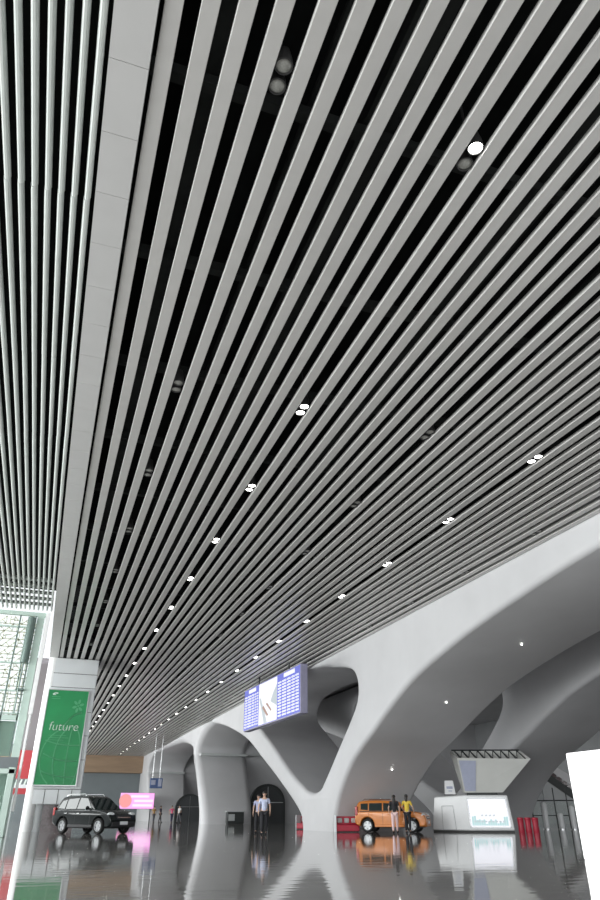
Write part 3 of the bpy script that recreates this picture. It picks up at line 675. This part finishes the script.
suv = dict(L=4.32, W=1.8, paint=M['black_paint'], rx=0.86, fx=3.49, wr=0.34, sill=0.30, nose=3.6, belt=1.0, tumble=0.30,
           upper=[(0.06, 0.45), (0.0, 0.6), (0.03, 0.95), (0.12, 1.06), (3.05, 1.06), (3.5, 1.02), (3.95, 0.94), (4.2, 0.82), (4.3, 0.6), (4.27, 0.36)],
           cabin=[(0.10, 0.95), (0.28, 1.42), (0.45, 1.60), (0.9, 1.67), (1.6, 1.68), (2.2, 1.64), (2.45, 1.56), (3.25, 1.0), (3.25, 0.92), (0.1, 0.92)],
           windows=[[(0.95, 1.08), (1.72, 1.08), (1.72, 1.56), (0.95, 1.52)], [(1.82, 1.08), (2.86, 1.08), (2.35, 1.54), (1.82, 1.57)], [(0.36, 1.12), (0.85, 1.09), (0.85, 1.50), (0.52, 1.44)]],
           trimline=[(0.34, 1.03), (2.95, 1.03), (2.93, 1.07), (0.34, 1.07)], mirror=(2.72, 1.12), handles=(1.05, 2.0), handle_mat=M['chrome'], door_lines=(0.95, 1.77, 2.85), clad=M['plastic'],
           roof=(0.6, 2.1, 1.68), headlamp=(4.06, 0.84, 0.2, 0.10), tail=(0.03, 0.8, 1.15), screen=((3.25, 1.0), (2.45, 1.56)), rear=((0.10, 0.98), (0.36, 1.5)), front=4.29, grille=(0.62, 0.80))
soul = dict(L=4.1, W=1.78, paint=M['orange_paint'], rx=0.74, fx=3.29, wr=0.34, sill=0.30, nose=3.4, belt=1.0, tumble=0.20,
            upper=[(0.05, 0.42), (0.0, 0.55), (0.02, 0.95), (0.1, 1.04), (2.95, 1.06), (3.4, 1.04), (3.8, 0.98), (4.0, 0.86), (4.08, 0.62), (4.05, 0.36)],
            cabin=[(0.05, 0.95), (0.12, 1.35), (0.24, 1.54), (0.6, 1.60), (1.5, 1.61), (2.3, 1.57), (2.62, 1.49), (3.2, 1.02), (3.2, 0.92), (0.05, 0.92)],
            windows=[[(0.85, 1.08), (1.60, 1.08), (1.60, 1.47), (0.85, 1.46)], [(1.68, 1.08), (2.85, 1.08), (2.5, 1.42), (1.68, 1.47)], [(0.36, 1.14), (0.78, 1.1), (0.78, 1.45), (0.36, 1.44)]],
            trimline=[(0.3, 1.03), (2.95, 1.03), (2.93, 1.07), (0.3, 1.07)], mirror=(2.66, 1.14), handles=(0.98, 1.95), handle_mat=M['orange_paint'], door_lines=(0.82, 1.64, 2.8), clad=M['orange_paint'],
            roof=(0.45, 2.2, 1.61), headlamp=(3.86, 0.86, 0.2, 0.12), tail=(0.02, 0.85, 1.3), screen=((3.2, 1.02), (2.62, 1.49)), rear=((0.05, 1.02), (0.2, 1.5)), front=4.07, grille=(0.66, 0.80))
def place_car(name, lab, rear_xy, ang, sp, sc_=1.0):
    # rear_xy = ground point under the rear axle on the visible (right-hand) side
    c, s = math.cos(ang), math.sin(ang); hw = sp['W']/2
    lx, ly = sp['rx']*sc_, -hw*sc_
    o = car(name, lab, (rear_xy[0]-(lx*c-ly*s), rear_xy[1]-(lx*s+ly*c), 0), ang, sp); o.scale = (sc_,)*3; return o
place_car('car', 'black off-road car parked in front of the green banner column', (1.32, 38.4), math.radians(-53), suv, 0.96)
place_car('car', 'orange boxy hatchback with two people standing at its side', (16.15, 35.65), math.radians(-38), soul, 0.9)

# ------------------------------------------------------------------ people
def skin_mesh(name, nodes, edges, root=0, sub=1):
    me = bpy.data.meshes.new(name); me.from_pydata([n[:3] for n in nodes], edges, [])
    o = bpy.data.objects.new(name, me); COL.objects.link(o)
    md = o.modifiers.new('skin', 'SKIN'); md.use_smooth_shade = True
    if not me.skin_vertices: me.skin_vertices.new() if hasattr(me.skin_vertices, 'new') else None
    for i, n in enumerate(nodes):
        sv = me.skin_vertices[0].data[i]; r = n[3]; sv.radius = r if isinstance(r, tuple) else (r, r); sv.use_root = (i == root)
    sb_ = o.modifiers.new('sub', 'SUBSURF'); sb_.levels = sub; sb_.render_levels = sub
    dg = bpy.context.evaluated_depsgraph_get(); dg.update()
    out = bpy.data.meshes.new_from_object(o.evaluated_get(dg)); out.name = name
    bpy.data.objects.remove(o); out.shade_smooth(); return out
def person(lab, loc, rz, h, top, legs, hairlen=0.0, skirt=False, stride=0.12, sleeve='short', armL=(0.06, 0.0), armR=(0.06, 0.0), shoes='black_cloth', group=None, bare_legs=False, bag=None):
    """faces local -y"""
    t = thing('person', lab, 'person', loc, rz, group); k = h/1.70; t.scale = (k, k, k)
    N = []; E_ = []
    def nd(x, y, z, r, p=None):
        N.append((x, y, z, r)); i = len(N)-1
        if p is not None: E_.append((p, i))
        return i
    pel = nd(0, 0, 0.93, (0.13, 0.10)); bel = nd(0, 0, 1.08, (0.115, 0.09), pel); che = nd(0, 0, 1.28, (0.14, 0.10), bel); sh = nd(0, 0.01, 1.40, (0.10, 0.07), che)
    nk = nd(0, 0.005, 1.48, 0.05, sh); hb = nd(0, -0.01, 1.545, (0.062, 0.075), nk); hm = nd(0, -0.012, 1.61, (0.076, 0.093), hb); ht = nd(0, 0.0, 1.675, (0.058, 0.07), hm)
    J = {}
    for s, st in ((-1, stride), (1, -stride)):
        hip = nd(0.09*s, 0, 0.86, 0.088, pel); kn = nd(0.095*s, -st*0.55-0.01, 0.48, 0.058, hip); an = nd(0.095*s, -st+0.02, 0.09, 0.04, kn); to = nd(0.10*s, -st-0.10, 0.035, (0.04, 0.03), an)
        J[s] = (hip, kn, an, to)
    for s, (spread, fw_) in ((-1, armL), (1, armR)):
        so = nd(0.175*s, 0.01, 1.385, 0.052, sh); el = nd((0.20+spread)*s, 0.02-fw_*0.3, 1.12, 0.04, so); wr_ = nd((0.21+spread*0.8)*s, -0.03-fw_, 0.89+fw_*0.75, 0.027, el)
        d = Vector((N[wr_][0]-N[el][0], N[wr_][1]-N[el][1], N[wr_][2]-N[el][2])).normalized()
        pm = Vector(N[wr_][:3])+d*0.075; p_ = nd(*pm, (0.036, 0.016), wr_)
        for q, (off, ln) in enumerate(((-0.027, 0.07), (-0.009, 0.08), (0.009, 0.075), (0.026, 0.058))):
            b0 = pm+d*0.02+Vector((0, off, 0)); f1 = nd(*b0, 0.0095, p_); f2 = nd(*(b0+d*ln*.55+Vector((-0.006*s, 0, 0))), 0.0085, f1); nd(*(b0+d*ln+Vector((-0.02*s, 0, 0))), 0.0075, f2)
        th = nd(*(Vector(N[wr_][:3])+d*0.04+Vector((0, -0.038, 0))), 0.011, wr_); nd(*(Vector(N[wr_][:3])+d*0.085+Vector((-0.01*s, -0.056, 0))), 0.009, th)
        J['a%d' % s] = (so, el, wr_)
    body = link_mesh(skin_mesh('body', N, E_), 'body', M['skin'], t)
    MB().ell((0, -0.105, 1.60), (0.014, 0.022, 0.022)).build('nose', M['skin'], body, smooth=True)
    for s in (-1, 1):
        MB().ell((0.077*s, 0.0, 1.605), (0.012, 0.022, 0.032)).build('ear', M['skin'], body, smooth=True)
        MB().ell((0.031*s, -0.092, 1.625), (0.014, 0.008, 0.008)).build('eye', M['hair'], body, smooth=True)
    MB().ell((0, -0.093, 1.562), (0.022, 0.007, 0.006)).build('mouth', M['taillamp'], body, smooth=True)
    mb = MB(); mb.ell((0, 0.016, 1.652), (0.090, 0.104, 0.078), 16, 10)
    if hairlen: mb.ell((0, 0.07, 1.60-hairlen/2), (0.085, 0.045, 0.06+hairlen/2), 14, 10)
    mb.build('hair', M['hair'], t, smooth=True)
    def cloth(name, ids, extra, m, chain):
        nn = []; mp = {}
        for i in ids:
            n = N[i]; r = n[3] if isinstance(n[3], tuple) else (n[3], n[3]); mp[i] = len(nn); nn.append((n[0], n[1], n[2], (r[0]+extra, r[1]+extra)))
        ee = [(mp[a], mp[b]) for a, b in chain if a in mp and b in mp]
        return nn, ee, mp
    ids = [bel, pel, che, sh]+[i for s in (-1, 1) for i in J['a%d' % s][:(2 if sleeve == 'short' else 3)]]
    nn, ee, mp = cloth('top', ids, 0.022, None, E_)
    if sleeve == 'short':
        for s in (-1, 1):
            a = mp[J['a%d' % s][0]]; b = mp[J['a%d' % s][1]]; nn[b] = tuple(nn[a][c]+(nn[b][c]-nn[a][c])*0.7 for c in range(3))+((0.056, 0.056),)
    link_mesh(skin_mesh('top', nn, ee, mp[bel]), 'top', M[top], t)
    if skirt:
        mb = MB(); mb.lathe([(0.135, 1.06), (0.16, 0.92), (0.185, 0.75), (0.20, 0.55), (0.19, 0.55), (0.12, 1.05)], (0, 0, 0), 'z', 20)
        mb.build('skirt', M[legs], t, smooth=True)
    else:
        ids = [pel]+[i for s in (-1, 1) for i in J[s][:3]]
        nn, ee, mp = cloth('trousers', ids, 0.02, None, E_)
        if bare_legs:
            for s in (-1, 1):
                a = mp[J[s][0]]; b = mp[J[s][1]]; c = mp[J[s][2]]
                nn[b] = tuple(nn[a][q]+(nn[b][q]-nn[a][q])*0.35 for q in range(3))+((0.1, 0.1),); nn[c] = tuple(nn[a][q]+(N[J[s][1]][q]-nn[a][q])*0.55 for q in range(3))+((0.095, 0.095),)
        link_mesh(skin_mesh('trousers', nn, ee, mp[pel]), 'trousers', M[legs], t)
    for s in (-1, 1):
        a = N[J[s][2]]; mb = MB(); mb.ell((a[0], a[1]-0.06, 0.05), (0.05, 0.125, 0.05), 12, 8); mb.build('shoe', M[shoes], t, smooth=True)
    if bag:
        mb = MB(); mb.box(0.21, 0.31, -0.12, 0.14, 0.72, 0.98); b_ = mb.build('handbag', M[bag], t, bevel=0.03)
        mb = MB(); mb.tube([(0.26, -0.1, 0.97), (0.24, -0.03, 1.2), (0.19, 0.0, 1.44), (0.22, 0.05, 1.2), (0.26, 0.11, 0.97)], 0.012, 6); mb.build('strap', M[bag], b_)
    return t
person('person in a pale blue shirt and dark trousers walking at the centre', (9.85, 33.0, 0), math.radians(-17), 1.72, 'pale_blue', 'black_cloth', stride=0.10)
person('person in a lilac shirt walking behind the pale blue shirt', (10.3, 35.5, 0), math.radians(-30), 1.66, 'lilac', 'black_cloth', hairlen=0.12, stride=0.14)
person('person in a dark top and white trousers standing at the orange car door', (16.85, 33.9, 0), math.radians(150), 1.64, 'black_cloth', 'pale_pink', hairlen=0.3, stride=0.13, armR=(0.10, 0.1))
person('person in a yellow top and dark trousers leaning by the orange car', (17.4, 33.6, 0), math.radians(135), 1.66, 'yellow', 'black_cloth', hairlen=0.16, stride=0.03, armL=(0.12, 0.1), armR=(0.08, 0.18))
person('person in a pink top and dark trousers far down the hall', (14.4, 84.0, 0), math.radians(10), 1.68, 'pink', 'navy', hairlen=0.1, stride=0.16, armL=(0.16, 0.05))
person('person in white with a dark bag beside the pink top', (15.15, 83.6, 0), math.radians(-60), 1.72, 'white_cloth', 'grey_cloth', stride=0.2, bag='black_cloth')
person('person in an amber top just right of the pink screen', (13.1, 88.5, 0), math.radians(20), 1.66, 'amber', 'grey_cloth', hairlen=0.1, stride=0.1)
person('person in a dark blue top between the amber and the pink tops', (14.0, 89.5, 0), math.radians(60), 1.72, 'navy', 'black_cloth', stride=0.18)

# ------------------------------------------------------------------ far end of the hall
ps = thing('led_screen', 'glowing pink screen on the wall at the far end', 'screen', (13.2, 106.0, 1.55))
MB().box(-2.35, 2.35, 0, 0.25, -0.05, 1.95).build('case', M['bezel'], ps)
MB().box(-2.3, 2.3, -0.02, 0.0, 0, 1.9).build('display', M['screen_pink'], ps)
mb = MB()
for z, a, b_ in ((0.25, -0.6, 2.1), (0.8, -0.4, 2.2), (1.35, -0.9, 1.6)): mb.box(a, b_, -0.03, -0.02, z, z+0.3)
mb.build('picture', M['screen_palepink'], ps)
mb = MB(); mb.lathe([(0, 0), (0.85, 0), (0.85, 0.03), (0, 0.03)], (-1.6, -0.05, 0.95), 'y', 28); mb.build('round_logo', M['screen_coral'], ps)
for x in (-1.9, 1.9):
    MB().box(x-0.06, x+0.06, 0.05, 0.2, -1.7, 0).build('post', M['truss'], ps)
hs = thing('hanging_sign', 'small blue direction sign hanging on a pole by the far arches', 'sign', (12.75, 86.0, -0.95))
mb = MB()
for x in (-0.55, 0.25): mb.tube([(x, 0, 4.6), (x, 0, 10.3)], 0.03, 8)
mb.build('pole', M['steel'], hs, smooth=True)
sgn = MB().box(-0.8, 0.6, -0.1, 0.1, 4.4, 5.45).build('panel', M['blue_sign'], hs, bevel=0.02)
mb = MB(); mb.prism([(-0.7, -0.12, 4.75), (-0.2, -0.12, 4.75), (-0.2, -0.12, 5.25), (-0.7, -0.12, 5.25)], (0, 0.02, 0)); mb.prism([(0.1, -0.12, 4.6), (0.5, -0.12, 4.6), (0.5, -0.12, 5.35), (0.1, -0.12, 5.35)], (0, 0.02, 0)); mb.build('pictogram', M['print_blue'], sgn)
# arched doorways as solid blocks, shade of the openings put into their colour, one in each transverse reveal
def arch_door(n, x, y, wdt, ht):
    pts = [(-wdt/2, 0), (wdt/2, 0), (wdt/2, ht-wdt/2)]+arc(0, ht-wdt/2, wdt/2, 0, PI, 16)[1:-1]+[(-wdt/2, ht-wdt/2)]
    o = MB().prism([(px, 0, pz) for px, pz in pts], (0, 0.5, 0)).build('door_%d' % n, M['niche_shade']); o.location = (x, y, 0); struct(o)
    big = [(px*1.12, pz*(1.06 if pz > 0 else 1)) for px, pz in pts]
    mb = MB(); m_ = len(pts); 
    vs = [(px, yy, pz) for yy in (-0.08, 0.5) for L in (pts, big) for px, pz in L]
    fs = []
    for i in range(1, m_):
        j = (i+1) % m_
        fs += [(i, j, m_+j, m_+i), (2*m_+i, 3*m_+i, 3*m_+j, 2*m_+j), (i, 2*m_+i, 2*m_+j, j), (m_+i, m_+j, 3*m_+j, 3*m_+i)]
    mb.add(vs, fs); mb.build('door_frame', M['truss'], o)
    mb = MB(); mb.box(-0.02, 0.02, -0.03, 0.0, 0, ht*0.98); mb.box(-wdt/2, wdt/2, -0.03, 0, ht*0.55, ht*0.55+0.05); mb.build('door_bar', M['steel'], o)
struct(MB().box(20.7, 34, 76.7, 77.02, 6.4, 6.65).build('trim_4', M['grey_panel']))
arch_door(1, 23.2, 76.5, 3.4, 3.5)
arch_door(2, 20.4, 104.9, 3.6, 3.2)
ct = thing('counter', 'dark grey service counter against the flared pillar', 'counter', (17.9, 69.3, 0))
MB().box(-0.8, 0.8, 0, 0.7, 0.08, 1.02).build('body', M['truss'], ct, bevel=0.03); MB().box(-0.88, 0.88, -0.08, 0.75, 1.02, 1.1).build('top', M['grey_panel'], ct, bevel=0.015); MB().box(-0.75, 0.75, 0.05, 0.65, 0, 0.08).build('plinth', M['seam'], ct)
MB().box(-0.7, -0.1, -0.02, 0.0, 0.3, 0.85).build('notice', M['grey_panel'], ct)

# small recessed spots in the soffits of the arches
for x, y, z, lab in ((17.78, 29.52, 5.50, 'tiny round spot in the arch soffit above the orange car'), (18.06, 23.57, 7.01, 'tiny round spot high in the arch soffit towards the right'), (17.58, 35.32, 2.89, 'tiny round spot low in the arch soffit beside the orange car')):
    o = MB().lathe([(0, -0.02), (0.018, -0.02), (0.022, 0.02), (0, 0.04)], (0, 0, 0), 'z', 14).build('spotlight', M['lens_on'], None, smooth=True); o.location = (x, y, z); tag(o, lab, 'spotlight')

# ------------------------------------------------------------------ glass enclosure, bollards and stair at the right
gx, gy = 31.0, 39.2
ge = thing('glass_balustrade', 'glass balustrade with steel posts right of the red stools', 'balustrade', (gx, gy, 0), math.radians(-39))
MB().box(-1.7, 2.4, -0.01, 0.01, 0.1, 1.5).build('pane', M['glass'], ge)
for x in (-1.7, -0.3, 0.45, 2.4):
    MB().box(x-0.035, x+0.035, -0.04, 0.04, 0, 2.3 if x in (-0.3, 0.45) else 1.6).build('post', M['truss'], ge, bevel=0.008)
mb = MB(); mb.tube([(-1.7, 0, 1.58), (2.4, 0, 1.58)], 0.035, 8); mb.tube([(-1.7, -0.02, 0.75), (2.4, -0.02, 0.75)], 0.025, 8); mb.build('handrail', M['truss'], ge, smooth=True)
for i, (x, y, h_, lab) in enumerate(((30.1, 39.6, 1.5, 'tallest white bollard lamp, left of the others in front of the glass'), (30.75, 39.0, 0.9, 'short white bollard lamp second from the left in front of the glass'), (31.3, 38.55, 1.3, 'white bollard lamp third from the left in front of the glass'), (32.0, 38.0, 0.9, 'rightmost white bollard lamp, next to the white panel edge'))):
    t = thing('bollard', lab, 'bollard', (x, y, 0), 0, 'white bollards in front of the glass')
    MB().lathe([(0, 0.05), (0.16, 0.05), (0.17, h_-0.12), (0.12, h_-0.03), (0, h_)], (0, 0, 0), 'z', 18).build('shaft', M['white'], t, smooth=True)
    MB().lathe([(0, 0), (0.22, 0), (0.22, 0.05), (0, 0.05)], (0, 0, 0), 'z', 18).build('base', M['steel'], t)
sw = thing('staircase', 'dark staircase with a pale side rising behind the white panel at the right edge', 'staircase', (36.0, 45.5, 0), math.radians(-39))
mb = MB(); mb.prism([(-1.4, 0, 3.6), (3.0, 0, 0.3), (3.0, 0, 0.9), (-1.4, 0, 4.2)], (0, 2.4, 0)); mb.build('flight', M['truss'], sw)
mb = MB(); mb.prism([(-0.6, -0.06, 3.9), (3.0, -0.06, 1.2), (3.0, -0.06, 2.1), (-0.6, -0.06, 4.4)], (0, 0.06, 0)); mb.build('side_panel', M['concrete'], sw)
mb = MB()
for k in range(12): mb.box(-1.3+0.34*k, -1.3+0.34*k+0.36, 0.05, 2.35, 4.0-0.26*k, 4.28-0.26*k)
mb.build('step', M['granite'], sw)
MB().box(-1.4, -1.1, 0.2, 2.2, 0, 3.8).build('support', M['wall_grey'], sw)
